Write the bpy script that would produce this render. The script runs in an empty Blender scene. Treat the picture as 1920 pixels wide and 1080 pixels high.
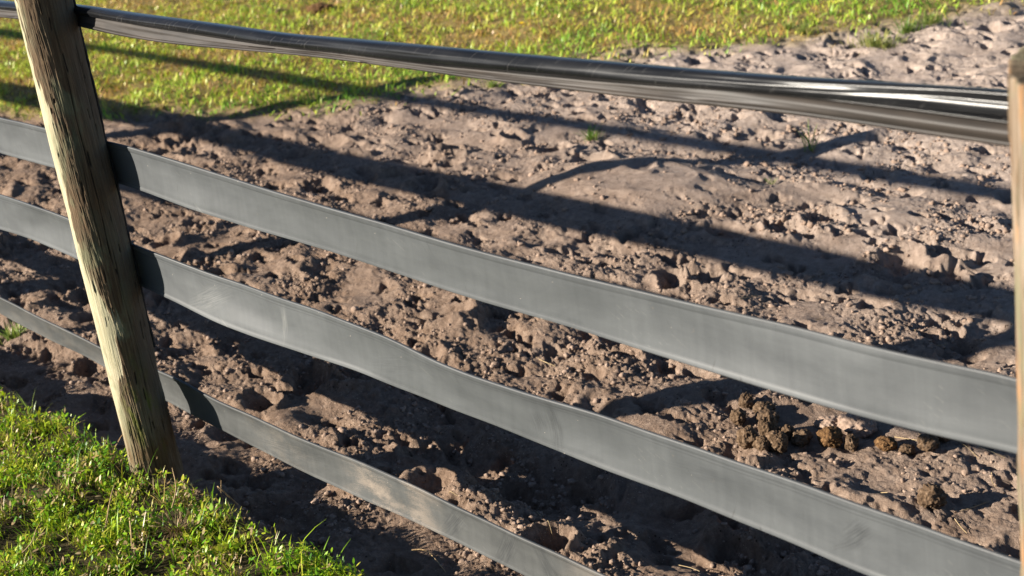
import bpy, math, random
import numpy as np
from mathutils import Matrix, Vector, noise as mnoise

S = bpy.context.scene
COL = S.collection
BAND_1 = [[-1.0,1.1278,1.113,1.0912],[-0.95,1.1278,1.113,1.0912],[-0.9,1.1278,1.113,1.0912],[-0.85,1.1278,1.113,1.0912],[-0.8,1.1278,1.113,1.0912],[-0.75,1.1278,1.113,1.0912],[-0.7,1.1278,1.113,1.0912],[-0.65,1.1278,1.113,1.0912],[-0.6,1.1278,1.113,1.0912],[-0.55,1.1278,1.113,1.0912],[-0.5,1.1278,1.113,1.0912],[-0.45,1.1278,1.113,1.0913],[-0.4,1.1279,1.1131,1.0918],[-0.35,1.1284,1.1135,1.0928],[-0.3,1.1298,1.1146,1.0942],[-0.25,1.132,1.1162,1.0955],[-0.2,1.1344,1.1178,1.0968],[-0.15,1.1369,1.1195,1.0982],[-0.1,1.1393,1.1212,1.0993],[-0.05,1.1414,1.1224,1.0998],[0.0,1.1421,1.1227,1.0987],[0.05,1.1411,1.122,1.0961],[0.1,1.1398,1.1211,1.0929],[0.15,1.1389,1.1204,1.0905],[0.2,1.1383,1.1196,1.0891],[0.25,1.1382,1.1187,1.0883],[0.3,1.1382,1.1178,1.0877],[0.35,1.1383,1.1169,1.0875],[0.4,1.1383,1.116,1.088],[0.45,1.1381,1.1152,1.089],[0.5,1.1378,1.1145,1.0904],[0.55,1.1374,1.1138,1.0917],[0.6,1.137,1.1132,1.0932],[0.65,1.1366,1.1127,1.0948],[0.7,1.1361,1.1124,1.0965],[0.75,1.1357,1.1123,1.0984],[0.8,1.1354,1.1123,1.1001],[0.85,1.1357,1.1127,1.1015],[0.9,1.1366,1.1136,1.1025],[0.95,1.138,1.1147,1.1033],[1.0,1.1394,1.1157,1.1039],[1.05,1.1407,1.1161,1.1042],[1.1,1.1419,1.1162,1.1041],[1.15,1.143,1.1161,1.104],[1.2,1.1441,1.1161,1.1039],[1.25,1.1451,1.1163,1.1039],[1.3,1.146,1.1171,1.1041],[1.35,1.1468,1.1183,1.1045],[1.4,1.1475,1.1196,1.105],[1.45,1.1483,1.1208,1.1054],[1.5,1.1493,1.122,1.1059],[1.55,1.1505,1.1232,1.1064],[1.6,1.1519,1.1243,1.1069],[1.65,1.1531,1.1256,1.1075],[1.7,1.1542,1.1273,1.1084],[1.75,1.1552,1.1292,1.1094],[1.8,1.1561,1.1311,1.1106],[1.85,1.1571,1.1332,1.1119],[1.9,1.1582,1.1352,1.1132],[1.95,1.1594,1.1371,1.1144],[2.0,1.161,1.1387,1.1151],[2.05,1.1631,1.1399,1.1153],[2.1,1.1654,1.141,1.1151],[2.15,1.1677,1.1421,1.1146],[2.2,1.1699,1.1432,1.1138],[2.25,1.1722,1.1439,1.1129],[2.3,1.1747,1.1437,1.1122],[2.35,1.1767,1.1432,1.1117],[2.4,1.1775,1.143,1.1114]]
BAND_2 = [[-0.9734,0.0627,0.8133,-0.9911,0.0693,0.7078],[-0.9237,0.0627,0.8133,-0.9412,0.0693,0.7078],[-0.874,0.0627,0.8133,-0.8913,0.0693,0.7078],[-0.8243,0.0627,0.8133,-0.8414,0.0693,0.7078],[-0.7746,0.0627,0.8133,-0.7915,0.0693,0.7078],[-0.725,0.0627,0.8133,-0.7416,0.0693,0.7078],[-0.6754,0.0628,0.8132,-0.6916,0.0692,0.7078],[-0.626,0.0629,0.8132,-0.6414,0.0691,0.7079],[-0.5768,0.0631,0.8134,-0.591,0.0689,0.7081],[-0.5277,0.0634,0.8138,-0.5405,0.0686,0.7083],[-0.4785,0.0635,0.8144,-0.4902,0.0685,0.7086],[-0.4287,0.0635,0.8149,-0.4403,0.0685,0.709],[-0.3785,0.0633,0.8151,-0.3909,0.0687,0.7094],[-0.3279,0.0629,0.8152,-0.3419,0.0691,0.7099],[-0.2772,0.0625,0.8158,-0.293,0.0695,0.7107],[-0.2266,0.0621,0.8169,-0.244,0.0699,0.7117],[-0.1762,0.0617,0.8181,-0.1949,0.0703,0.7128],[-0.126,0.0615,0.8193,-0.1455,0.0705,0.7141],[-0.076,0.0613,0.8204,-0.0959,0.0707,0.7154],[-0.0264,0.0613,0.8214,-0.0459,0.0707,0.7166],[0.0226,0.0617,0.8218,0.0047,0.0703,0.7173],[0.0684,0.0636,0.8207,0.0536,0.0708,0.7159],[0.1137,0.0658,0.8189,0.1032,0.071,0.7134],[0.159,0.0681,0.8166,0.1529,0.0711,0.7106],[0.2047,0.0702,0.8141,0.2024,0.0714,0.7077],[0.2511,0.072,0.8114,0.2512,0.072,0.7049],[0.2985,0.0734,0.8088,0.2993,0.073,0.7021],[0.3468,0.0744,0.8064,0.3466,0.0744,0.6998],[0.3957,0.075,0.8041,0.3935,0.0762,0.6977],[0.445,0.0754,0.8019,0.4401,0.0782,0.6956],[0.4945,0.0758,0.7998,0.4866,0.0802,0.6935],[0.5462,0.0748,0.7985,0.5352,0.0812,0.6922],[0.5981,0.0738,0.7972,0.5837,0.0822,0.691],[0.65,0.0726,0.7961,0.6321,0.0834,0.6903],[0.7019,0.0714,0.7952,0.6805,0.0846,0.6898],[0.7536,0.0703,0.7943,0.7291,0.0857,0.6894],[0.8049,0.0695,0.7934,0.7782,0.0865,0.6891],[0.8556,0.0689,0.7923,0.8278,0.0871,0.6885],[0.9057,0.0688,0.7912,0.8781,0.0872,0.6875],[0.9551,0.0691,0.7902,0.9289,0.0869,0.6859],[1.0043,0.0696,0.7892,0.9801,0.0864,0.6843],[1.0534,0.0702,0.7881,1.0314,0.0858,0.6826],[1.1027,0.0706,0.7867,1.0823,0.0854,0.6809],[1.1525,0.0708,0.7848,1.1329,0.0852,0.679],[1.2025,0.0707,0.7829,1.1832,0.0853,0.6775],[1.2528,0.0705,0.7817,1.2333,0.0855,0.6767],[1.303,0.0702,0.7813,1.2834,0.0858,0.6764],[1.353,0.0702,0.7812,1.3338,0.0858,0.6764],[1.4028,0.0703,0.7814,1.3843,0.0857,0.6765],[1.4524,0.0706,0.7816,1.435,0.0854,0.6766],[1.5018,0.071,0.7819,1.486,0.085,0.6768],[1.551,0.0717,0.7821,1.5371,0.0843,0.6769],[1.6,0.0726,0.782,1.5884,0.0834,0.6767],[1.6488,0.0737,0.7818,1.6399,0.0823,0.6761],[1.6975,0.075,0.7814,1.6915,0.081,0.6755],[1.7461,0.0765,0.7813,1.7433,0.0795,0.6752],[1.7947,0.0782,0.7818,1.7951,0.0778,0.6757],[1.8432,0.08,0.7828,1.8469,0.076,0.6765],[1.8919,0.0817,0.7838,1.8985,0.0743,0.6773],[1.9421,0.0819,0.7849,1.9508,0.0717,0.6783],[1.9927,0.0814,0.7854,2.0023,0.0698,0.6788],[2.0439,0.0803,0.7857,2.0532,0.0685,0.6795],[2.0955,0.0785,0.7867,2.1036,0.0679,0.6807],[2.1474,0.0762,0.7885,2.1535,0.0678,0.6827],[2.1992,0.0737,0.791,2.2033,0.0679,0.6852],[2.2509,0.0712,0.7941,2.2531,0.068,0.6885],[2.3024,0.0688,0.7974,2.3029,0.068,0.6923],[2.3536,0.0667,0.8001,2.353,0.0677,0.6951],[2.4044,0.0649,0.8017,2.4032,0.0671,0.6966]]
BAND_3 = [[-0.9625,0.0644,0.5805,-0.971,0.0676,0.4692],[-0.9129,0.0644,0.5805,-0.9214,0.0676,0.4691],[-0.863,0.0643,0.5805,-0.872,0.0677,0.4691],[-0.8129,0.0641,0.5807,-0.8229,0.0679,0.4692],[-0.7622,0.0636,0.5811,-0.7744,0.0684,0.4697],[-0.7111,0.063,0.5818,-0.7262,0.069,0.4707],[-0.6599,0.0623,0.5827,-0.6781,0.0697,0.4721],[-0.6093,0.0619,0.5838,-0.6296,0.0701,0.4737],[-0.5596,0.0618,0.5846,-0.58,0.0702,0.4751],[-0.5112,0.0622,0.5848,-0.5292,0.0698,0.4752],[-0.4637,0.0631,0.584,-0.4774,0.0689,0.4729],[-0.4165,0.0641,0.5818,-0.4255,0.0679,0.4698],[-0.3687,0.0648,0.579,-0.374,0.0672,0.4674],[-0.3201,0.0653,0.5767,-0.3234,0.0667,0.4652],[-0.2708,0.0654,0.5747,-0.2734,0.0666,0.4631],[-0.221,0.0653,0.5731,-0.224,0.0667,0.4616],[-0.1708,0.0651,0.5716,-0.1749,0.0669,0.4604],[-0.1204,0.0646,0.5702,-0.1262,0.0674,0.4592],[-0.0699,0.0642,0.5689,-0.0774,0.0678,0.458],[-0.0198,0.064,0.5674,-0.0283,0.068,0.4568],[0.0297,0.064,0.5656,0.0215,0.068,0.4553],[0.0725,0.0673,0.5613,0.0668,0.0702,0.4511],[0.1142,0.0713,0.5564,0.1135,0.0717,0.4461],[0.1548,0.076,0.5513,0.1616,0.0725,0.4409],[0.1948,0.0811,0.5468,0.2108,0.0729,0.4357],[0.2349,0.0864,0.5432,0.2601,0.0731,0.431],[0.2764,0.091,0.5403,0.3084,0.074,0.4275],[0.32,0.0947,0.5375,0.3549,0.0758,0.4251],[0.3656,0.0974,0.5349,0.3998,0.0786,0.423],[0.4177,0.0966,0.5346,0.4483,0.0794,0.4226],[0.4706,0.0952,0.5346,0.4959,0.0808,0.4224],[0.5241,0.0935,0.535,0.5431,0.0825,0.4227],[0.5776,0.0917,0.5357,0.5901,0.0843,0.4234],[0.631,0.0899,0.5366,0.6373,0.0861,0.4242],[0.684,0.0883,0.5374,0.6849,0.0877,0.4252],[0.7366,0.0869,0.5379,0.7329,0.0891,0.4259],[0.7886,0.0857,0.5381,0.7815,0.0903,0.426],[0.8403,0.0848,0.5375,0.8304,0.0912,0.4251],[0.8919,0.0838,0.5365,0.8794,0.0922,0.4237],[0.9438,0.0826,0.5352,0.928,0.0934,0.422],[0.9963,0.081,0.533,0.9761,0.095,0.42],[1.0492,0.079,0.5294,1.0238,0.097,0.4179],[1.102,0.077,0.5252,1.0716,0.099,0.4158],[1.1542,0.0753,0.5215,1.12,0.1007,0.4139],[1.2053,0.0744,0.5196,1.1695,0.1016,0.4126],[1.2553,0.0743,0.5192,1.2201,0.1017,0.4119],[1.3043,0.075,0.5199,1.2717,0.101,0.4117],[1.3527,0.0763,0.5211,1.3239,0.0997,0.4119],[1.4007,0.0779,0.5223,1.3765,0.0981,0.4121],[1.4486,0.0796,0.5234,1.4292,0.0964,0.4118],[1.4968,0.0812,0.5244,1.4815,0.0948,0.4114],[1.5456,0.0824,0.5251,1.5333,0.0936,0.4116],[1.5951,0.083,0.5254,1.5844,0.093,0.4122],[1.6451,0.0832,0.5253,1.635,0.0928,0.4128],[1.6953,0.0831,0.5246,1.6854,0.0929,0.4131],[1.7453,0.0832,0.524,1.736,0.0928,0.4129],[1.7951,0.0836,0.5238,1.7868,0.0924,0.4124],[1.8446,0.0844,0.5238,1.8379,0.0916,0.4119],[1.8938,0.0854,0.5234,1.8893,0.0906,0.4113],[1.9449,0.0845,0.5241,1.9426,0.0871,0.4118],[1.9959,0.0835,0.5245,1.9956,0.0837,0.4119],[2.0469,0.0823,0.5249,2.0484,0.0805,0.4122],[2.0981,0.0809,0.5257,2.1007,0.0775,0.413],[2.1495,0.0791,0.5268,2.1526,0.0749,0.4142],[2.201,0.0769,0.528,2.204,0.0727,0.4157],[2.2527,0.0745,0.5289,2.2551,0.0707,0.4171],[2.3042,0.0719,0.5297,2.306,0.0689,0.4185],[2.3556,0.0693,0.5308,2.3569,0.0671,0.42],[2.4067,0.0668,0.5324,2.4076,0.0652,0.4215]]
BAND_4 = [[-0.9843,0.0941,0.2142,-1.0949,0.1359,0.1186],[-0.9347,0.0942,0.2122,-1.0435,0.1358,0.1165],[-0.8852,0.0942,0.2095,-0.9922,0.1358,0.1136],[-0.8354,0.0943,0.2067,-0.941,0.1357,0.1106],[-0.7855,0.0942,0.2041,-0.89,0.1358,0.1079],[-0.7353,0.0941,0.2022,-0.8393,0.1359,0.1063],[-0.685,0.0939,0.2013,-0.7887,0.1361,0.1059],[-0.6348,0.0937,0.2013,-0.738,0.1363,0.1061],[-0.5846,0.0936,0.2011,-0.6873,0.1364,0.1059],[-0.5345,0.0934,0.1999,-0.6365,0.1366,0.1046],[-0.4844,0.0933,0.1975,-0.5856,0.1367,0.1026],[-0.4347,0.0934,0.1944,-0.5344,0.1366,0.1005],[-0.3858,0.0938,0.1918,-0.4824,0.1362,0.0985],[-0.338,0.0947,0.1905,-0.4293,0.1353,0.0965],[-0.2915,0.0962,0.1907,-0.3749,0.1338,0.0946],[-0.2461,0.0982,0.1915,-0.3194,0.1318,0.093],[-0.201,0.1004,0.1923,-0.2636,0.1296,0.0916],[-0.1555,0.1026,0.193,-0.2081,0.1274,0.0902],[-0.109,0.1043,0.1937,-0.1537,0.1257,0.0889],[-0.061,0.1053,0.1935,-0.1009,0.1247,0.0879],[-0.0111,0.1055,0.1922,-0.0498,0.1245,0.0871],[0.0401,0.1049,0.1896,-0.0001,0.1251,0.0858],[0.0919,0.1041,0.1854,0.049,0.1259,0.0838],[0.1431,0.1035,0.1815,0.0987,0.1265,0.0814],[0.1934,0.1034,0.1797,0.1493,0.1266,0.0793],[0.2429,0.1038,0.1793,0.2008,0.1262,0.0777],[0.2918,0.1045,0.1793,0.2528,0.1255,0.0765],[0.3406,0.1052,0.1788,0.3049,0.1248,0.0755],[0.3896,0.1058,0.178,0.3568,0.1242,0.0745],[0.4388,0.1064,0.1774,0.4085,0.1236,0.0737],[0.4883,0.1068,0.1769,0.4599,0.1232,0.0733],[0.5379,0.1072,0.1767,0.5113,0.1228,0.073],[0.5875,0.1075,0.1766,0.5625,0.1225,0.0728],[0.6372,0.1078,0.1769,0.6138,0.1222,0.0731],[0.6869,0.1082,0.178,0.665,0.1218,0.0742],[0.7367,0.1085,0.18,0.7161,0.1215,0.0758],[0.7867,0.1086,0.1823,0.767,0.1214,0.0773],[0.837,0.1086,0.1834,0.8176,0.1214,0.0782],[0.8878,0.1082,0.1829,0.8677,0.1218,0.0783],[0.939,0.1076,0.1815,0.9175,0.1224,0.0777],[0.9902,0.1069,0.1803,0.9672,0.1231,0.077],[1.0413,0.1063,0.1794,1.017,0.1237,0.0766],[1.092,0.1059,0.1786,1.0672,0.1241,0.0763],[1.1424,0.1057,0.1776,1.1177,0.1243,0.0757],[1.1924,0.1058,0.1764,1.1686,0.1242,0.0737],[1.2424,0.106,0.1752,1.2196,0.124,0.0712],[1.2924,0.1062,0.174,1.2705,0.1238,0.0704],[1.3425,0.1062,0.173,1.3213,0.1238,0.0695],[1.3926,0.1063,0.1722,1.372,0.1237,0.0687],[1.4428,0.1063,0.1716,1.4228,0.1237,0.0681],[1.493,0.1063,0.1712,1.4735,0.1237,0.0676],[1.5432,0.1063,0.171,1.5242,0.1237,0.0675],[1.5934,0.1063,0.171,1.5749,0.1237,0.0675],[1.6436,0.1063,0.171,1.6257,0.1237,0.0675],[1.6938,0.1063,0.171,1.6764,0.1237,0.0675],[1.744,0.1063,0.171,1.7271,0.1237,0.0675],[1.7942,0.1063,0.171,1.7778,0.1237,0.0675],[1.8443,0.1063,0.171,1.8286,0.1237,0.0675],[1.8945,0.1063,0.171,1.8793,0.1237,0.0675],[1.9447,0.1063,0.171,1.93,0.1237,0.0675],[1.9949,0.1063,0.171,1.9807,0.1237,0.0675],[2.0451,0.1063,0.171,2.0314,0.1237,0.0675],[2.0953,0.1063,0.171,2.0822,0.1237,0.0675],[2.1455,0.1063,0.171,2.1329,0.1237,0.0675],[2.1957,0.1063,0.171,2.1836,0.1237,0.0675],[2.2459,0.1063,0.171,2.2343,0.1237,0.0675],[2.2961,0.1063,0.171,2.2851,0.1237,0.0675],[2.3463,0.1063,0.171,2.3358,0.1237,0.0675],[2.3964,0.1063,0.171,2.3865,0.1237,0.0675]]
CAM_AXES = [[0.668051, 0.732594, -0.130439], [-0.185799, 0.333965, 0.924092], [0.720546, -0.593105, 0.359221]]
CAM_POS = [3.3324, -1.541, 1.7038]
LUMPS = [[0.873, 1.199, 0.015, 0.0164], [0.938, 1.192, 0.0175, 0.0135], [0.92, 1.113, 0.0161, 0.0161], [0.972, 1.161, 0.0227, 0.0133], [1.027, 1.098, 0.0209, 0.0262], [1.098, 1.046, 0.0218, 0.0256], [1.073, 1.021, 0.0167, 0.0167], [1.031, 1.018, 0.0194, 0.022], [1.066, 1.121, 0.0156, 0.0169], [1.112, 1.12, 0.0194, 0.0155], [1.171, 1.153, 0.0231, 0.0193], [1.219, 1.172, 0.0153, 0.0166], [1.178, 1.256, 0.0417, 0.0287], [1.11, 1.229, 0.0289, 0.0158], [1.291, 1.209, 0.0177, 0.0127], [1.342, 1.222, 0.0138, 0.0113], [1.378, 1.256, 0.0213, 0.0151], [1.366, 1.296, 0.0165, 0.0152], [1.39, 1.304, 0.0177, 0.0139], [1.537, 1.03, 0.0281, 0.0258], [-4.883, 4.002, 0.093, 0.0398], [-5.107, 3.851, 0.0334, 0.0201]]
TUFTS = [[-1.013, 4.382], [-1.447, 4.428], [-1.016, 4.639], [-0.966, 4.76], [-1.217, 2.732], [-0.322, 3.018], [-0.349, 3.153], [-0.176, 2.608], [-1.547, 0.311], [-0.612, -0.05], [-0.499, 2.993], [-2.299, 3.152], [-1.595, 4.471], [0.387, 1.273]]
STRAWS = [[[0.461, 1.666], [0.474, 1.733]], [[0.71, 1.699], [0.72, 1.735]], [[0.975, 1.789], [1.031, 1.761]], [[1.08, 1.738], [1.09, 1.775]], [[1.408, 1.315], [1.496, 1.28]], [[1.472, 1.318], [1.555, 1.295]], [[1.276, 1.265], [1.336, 1.271]], [[1.32, 1.299], [1.364, 1.27]], [[1.564, 1.226], [1.596, 1.188]], [[1.601, 1.021], [1.652, 0.989]], [[1.594, 1.053], [1.617, 1.13]], [[0.592, 0.432], [0.637, 0.426]], [[0.766, 0.551], [0.805, 0.531]], [[0.899, 0.465], [0.931, 0.453]], [[1.212, 0.56], [1.271, 0.562]], [[1.4, 1.012], [1.438, 1.009]], [[0.165, 1.119], [0.253, 1.109]]]
STEMS = [[[0.689, 0.233], [0.732, 0.246], [0.836, 0.213]], [[0.213, 0.039], [0.154, 0.079], [0.132, 0.114]], [[0.283, 0.04], [0.289, -0.002], [0.239, 0.025]], [[0.254, -0.218], [0.348, -0.264], [0.413, -0.298]], [[0.222, -0.263], [0.145, -0.206], [0.12, -0.178]], [[0.182, -0.45], [0.181, -0.423], [0.158, -0.398]], [[0.308, -0.137], [0.263, -0.095], [0.2, -0.063]], [[-0.058, 0.004], [-0.006, 0.005], [0.061, -0.032]]]
MISC = [[-2.961, 3.954], [-0.608, 2.372], [0.366, -0.168], [-2.616, 3.718], [-5.039, 4.109]]
# ---------------------------------------------------------------- camera
cam = bpy.data.cameras.new('camera')
cam.sensor_width = 36.0
cam.lens = 2966.0 / 1920.0 * 36.0
cam.clip_start, cam.clip_end = 0.05, 2000
camo = bpy.data.objects.new('camera', cam)
COL.objects.link(camo)
ax = np.array(CAM_AXES)
camo.matrix_world = Matrix([[ax[0][i], ax[1][i], ax[2][i], CAM_POS[i]] for i in range(3)] + [[0, 0, 0, 1]])
cam.dof.use_dof = True
cam.dof.focus_distance = 3.4
cam.dof.aperture_fstop = 6.0
S.camera = camo

# ---------------------------------------------------------------- light
ELEV, THETA = math.radians(20.0), math.radians(33.0)
sun_dir = Vector((-math.sin(THETA) * math.cos(ELEV), -math.cos(THETA) * math.cos(ELEV), math.sin(ELEV)))
world = bpy.data.worlds.new('World')
S.world = world
world.use_nodes = True
wn = world.node_tree.nodes
sky = wn.new('ShaderNodeTexSky')
sky.sky_type = 'NISHITA'
sky.sun_disc = False
sky.air_density = 0.7
sky.dust_density = 0.2
sky.ozone_density = 2.0
sky.altitude = 600
sky.sun_elevation = ELEV
sky.sun_rotation = math.atan2(sun_dir.x, sun_dir.y)
world.node_tree.links.new(sky.outputs[0], wn['Background'].inputs[0])
wn['Background'].inputs[1].default_value = 0.05
sl = bpy.data.lights.new('sun', 'SUN')
sl.energy = 5.0
sl.angle = math.radians(0.5)
sl.color = (1.0, 0.92, 0.80)
so = bpy.data.objects.new('sun', sl)
COL.objects.link(so)
so.location = (-4, -6, 5)
so.rotation_euler = sun_dir.to_track_quat('Z', 'Y').to_euler()

S.view_settings.view_transform = 'Standard'
S.view_settings.look = 'None'
S.view_settings.gamma = 1.0
S.view_settings.exposure = 1.5
S.cycles.diffuse_bounces = 2

# ---------------------------------------------------------------- helpers
rng = np.random.default_rng(7)
random.seed(7)

def tag(o, label=None, cat=None, group=None, kind=None):
    if label: o['label'] = label
    if cat: o['category'] = cat
    if group: o['group'] = group
    if kind: o['kind'] = kind
    return o

def mesh_quads(name, V, Q, mat=None, smooth=True, attrs=None, uv=None):
    """one mesh object from an (N,3) vertex array and an (M,4) quad array"""
    me = bpy.data.meshes.new(name)
    V = np.ascontiguousarray(V, np.float32); Q = np.ascontiguousarray(Q, np.int32)
    k = Q.shape[1]
    me.vertices.add(len(V)); me.vertices.foreach_set('co', V.ravel())
    me.loops.add(Q.size); me.loops.foreach_set('vertex_index', Q.ravel())
    me.polygons.add(len(Q))
    me.polygons.foreach_set('loop_start', np.arange(0, Q.size, k, dtype=np.int32))
    if smooth: me.polygons.foreach_set('use_smooth', np.ones(len(Q), bool))
    me.update(calc_edges=True)
    for an, a in (attrs or {}).items():
        at = me.attributes.new(an, 'FLOAT', 'POINT')
        at.data.foreach_set('value', np.ascontiguousarray(a, np.float32))
    if uv is not None:
        ul = me.uv_layers.new(name='UVMap')
        ul.data.foreach_set('uv', np.ascontiguousarray(uv[Q.ravel()], np.float32).ravel())
    if mat: me.materials.append(mat)
    o = bpy.data.objects.new(name, me)
    COL.objects.link(o)
    return o

def grid_quads(nr, nc, wrap=False):
    i = np.arange(nr - 1)[:, None]; j = np.arange(nc if wrap else nc - 1)[None, :]
    j2 = (j + 1) % nc
    return np.stack([i * nc + j + 0 * i, i * nc + j2, (i + 1) * nc + j2, (i + 1) * nc + j + 0 * i], -1).reshape(-1, 4)

def _h(ix, iy, seed):
    h = (ix.astype(np.int64) * 374761393 + iy.astype(np.int64) * 668265263 + seed * 974634541) & 0xffffffff
    h = ((h ^ (h >> 13)) * 1274126177) & 0xffffffff
    h = ((h ^ (h >> 16)) * 2246822519) & 0xffffffff
    return (h ^ (h >> 15)) & 0xffffffff

_ga = np.linspace(0, 2 * np.pi, 256, endpoint=False)
_gx, _gy = np.cos(_ga), np.sin(_ga)

def perlin(x, y, seed=0):
    ix = np.floor(x); iy = np.floor(y); fx = x - ix; fy = y - iy
    ux = fx * fx * fx * (fx * (fx * 6 - 15) + 10); uy = fy * fy * fy * (fy * (fy * 6 - 15) + 10)
    def g(dx, dy):
        k = _h(ix + dx, iy + dy, seed) & 255
        return _gx[k] * (fx - dx) + _gy[k] * (fy - dy)
    a = g(0, 0); b = g(1, 0); c = g(0, 1); d = g(1, 1)
    return (a + (b - a) * ux + (c - a) * uy + (a - b - c + d) * ux * uy) * 1.5

def worley(x, y, seed=0):
    """distance to nearest jittered point, and that point's random value"""
    ix = np.floor(x); iy = np.floor(y)
    best = np.full(x.shape, 9.0); val = np.zeros(x.shape)
    for dx in (-1, 0, 1):
        for dy in (-1, 0, 1):
            h = _h(ix + dx, iy + dy, seed)
            px = ix + dx + (h & 0xfff) / 4096.0; py = iy + dy + ((h >> 12) & 0xfff) / 4096.0
            d = (px - x) ** 2 + (py - y) ** 2
            m = d < best
            best = np.where(m, d, best); val = np.where(m, (h >> 24) / 255.0, val)
    return np.sqrt(best), val

def sstep(a, b, x):
    t = np.clip((x - a) / (b - a), 0, 1)
    return t * t * (3 - 2 * t)

# ---------------------------------------------------------------- terrain shape
EDGE_Y = [-5.204, 0.409, 1.044, 1.468, 1.785, 1.944, 2.315, 2.527, 2.887, 3.13, 3.48, 3.776, 4.052, 4.496, 5.068, 8.563, 31.861]
EDGE_X = [-12.904, -11.845, -10.257, -6.762, -4.644, -3.903, -3.268, -2.844, -2.632, -2.334, -2.202, -2.067, -1.644, -1.252, -0.85, 1.374, 10.694]

def grass_far(x, y):
    w = 0.16 * perlin(x * 2.1, y * 2.1, 11) + 0.12 * perlin(x * 6, y * 6, 12)
    d = np.interp(y, EDGE_Y, EDGE_X) - x + w
    return sstep(-0.22, 0.34, d + .16 * perlin(x * 13, y * 13, 13))

def grass_near(x, y):
    w = 0.05 * perlin(x * 3.3, y * 3.3, 21) + 0.03 * perlin(x * 11, y * 11, 22)
    e = -0.045 + 0.035 * np.exp(-((x - 0.12) / 0.22) ** 2) + .02 * np.exp(-((x - .85) / .15) ** 2) - 0.10 * sstep(1.0, 1.4, x) - .5 * sstep(1.6, 2.6, x)
    return sstep(-0.025, 0.035, e - y + w)

_pr = np.random.default_rng(3)
PRINTS = []
for _ in range(330):
    px, py = _pr.uniform(-5.5, 2.6), _pr.uniform(0.12, 5.6)
    PRINTS.append((px, py, _pr.uniform(0.045, 0.085), _pr.uniform(0.014, 0.038), _pr.uniform(0, 6.28), _pr.uniform(0, 1)))

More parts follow.
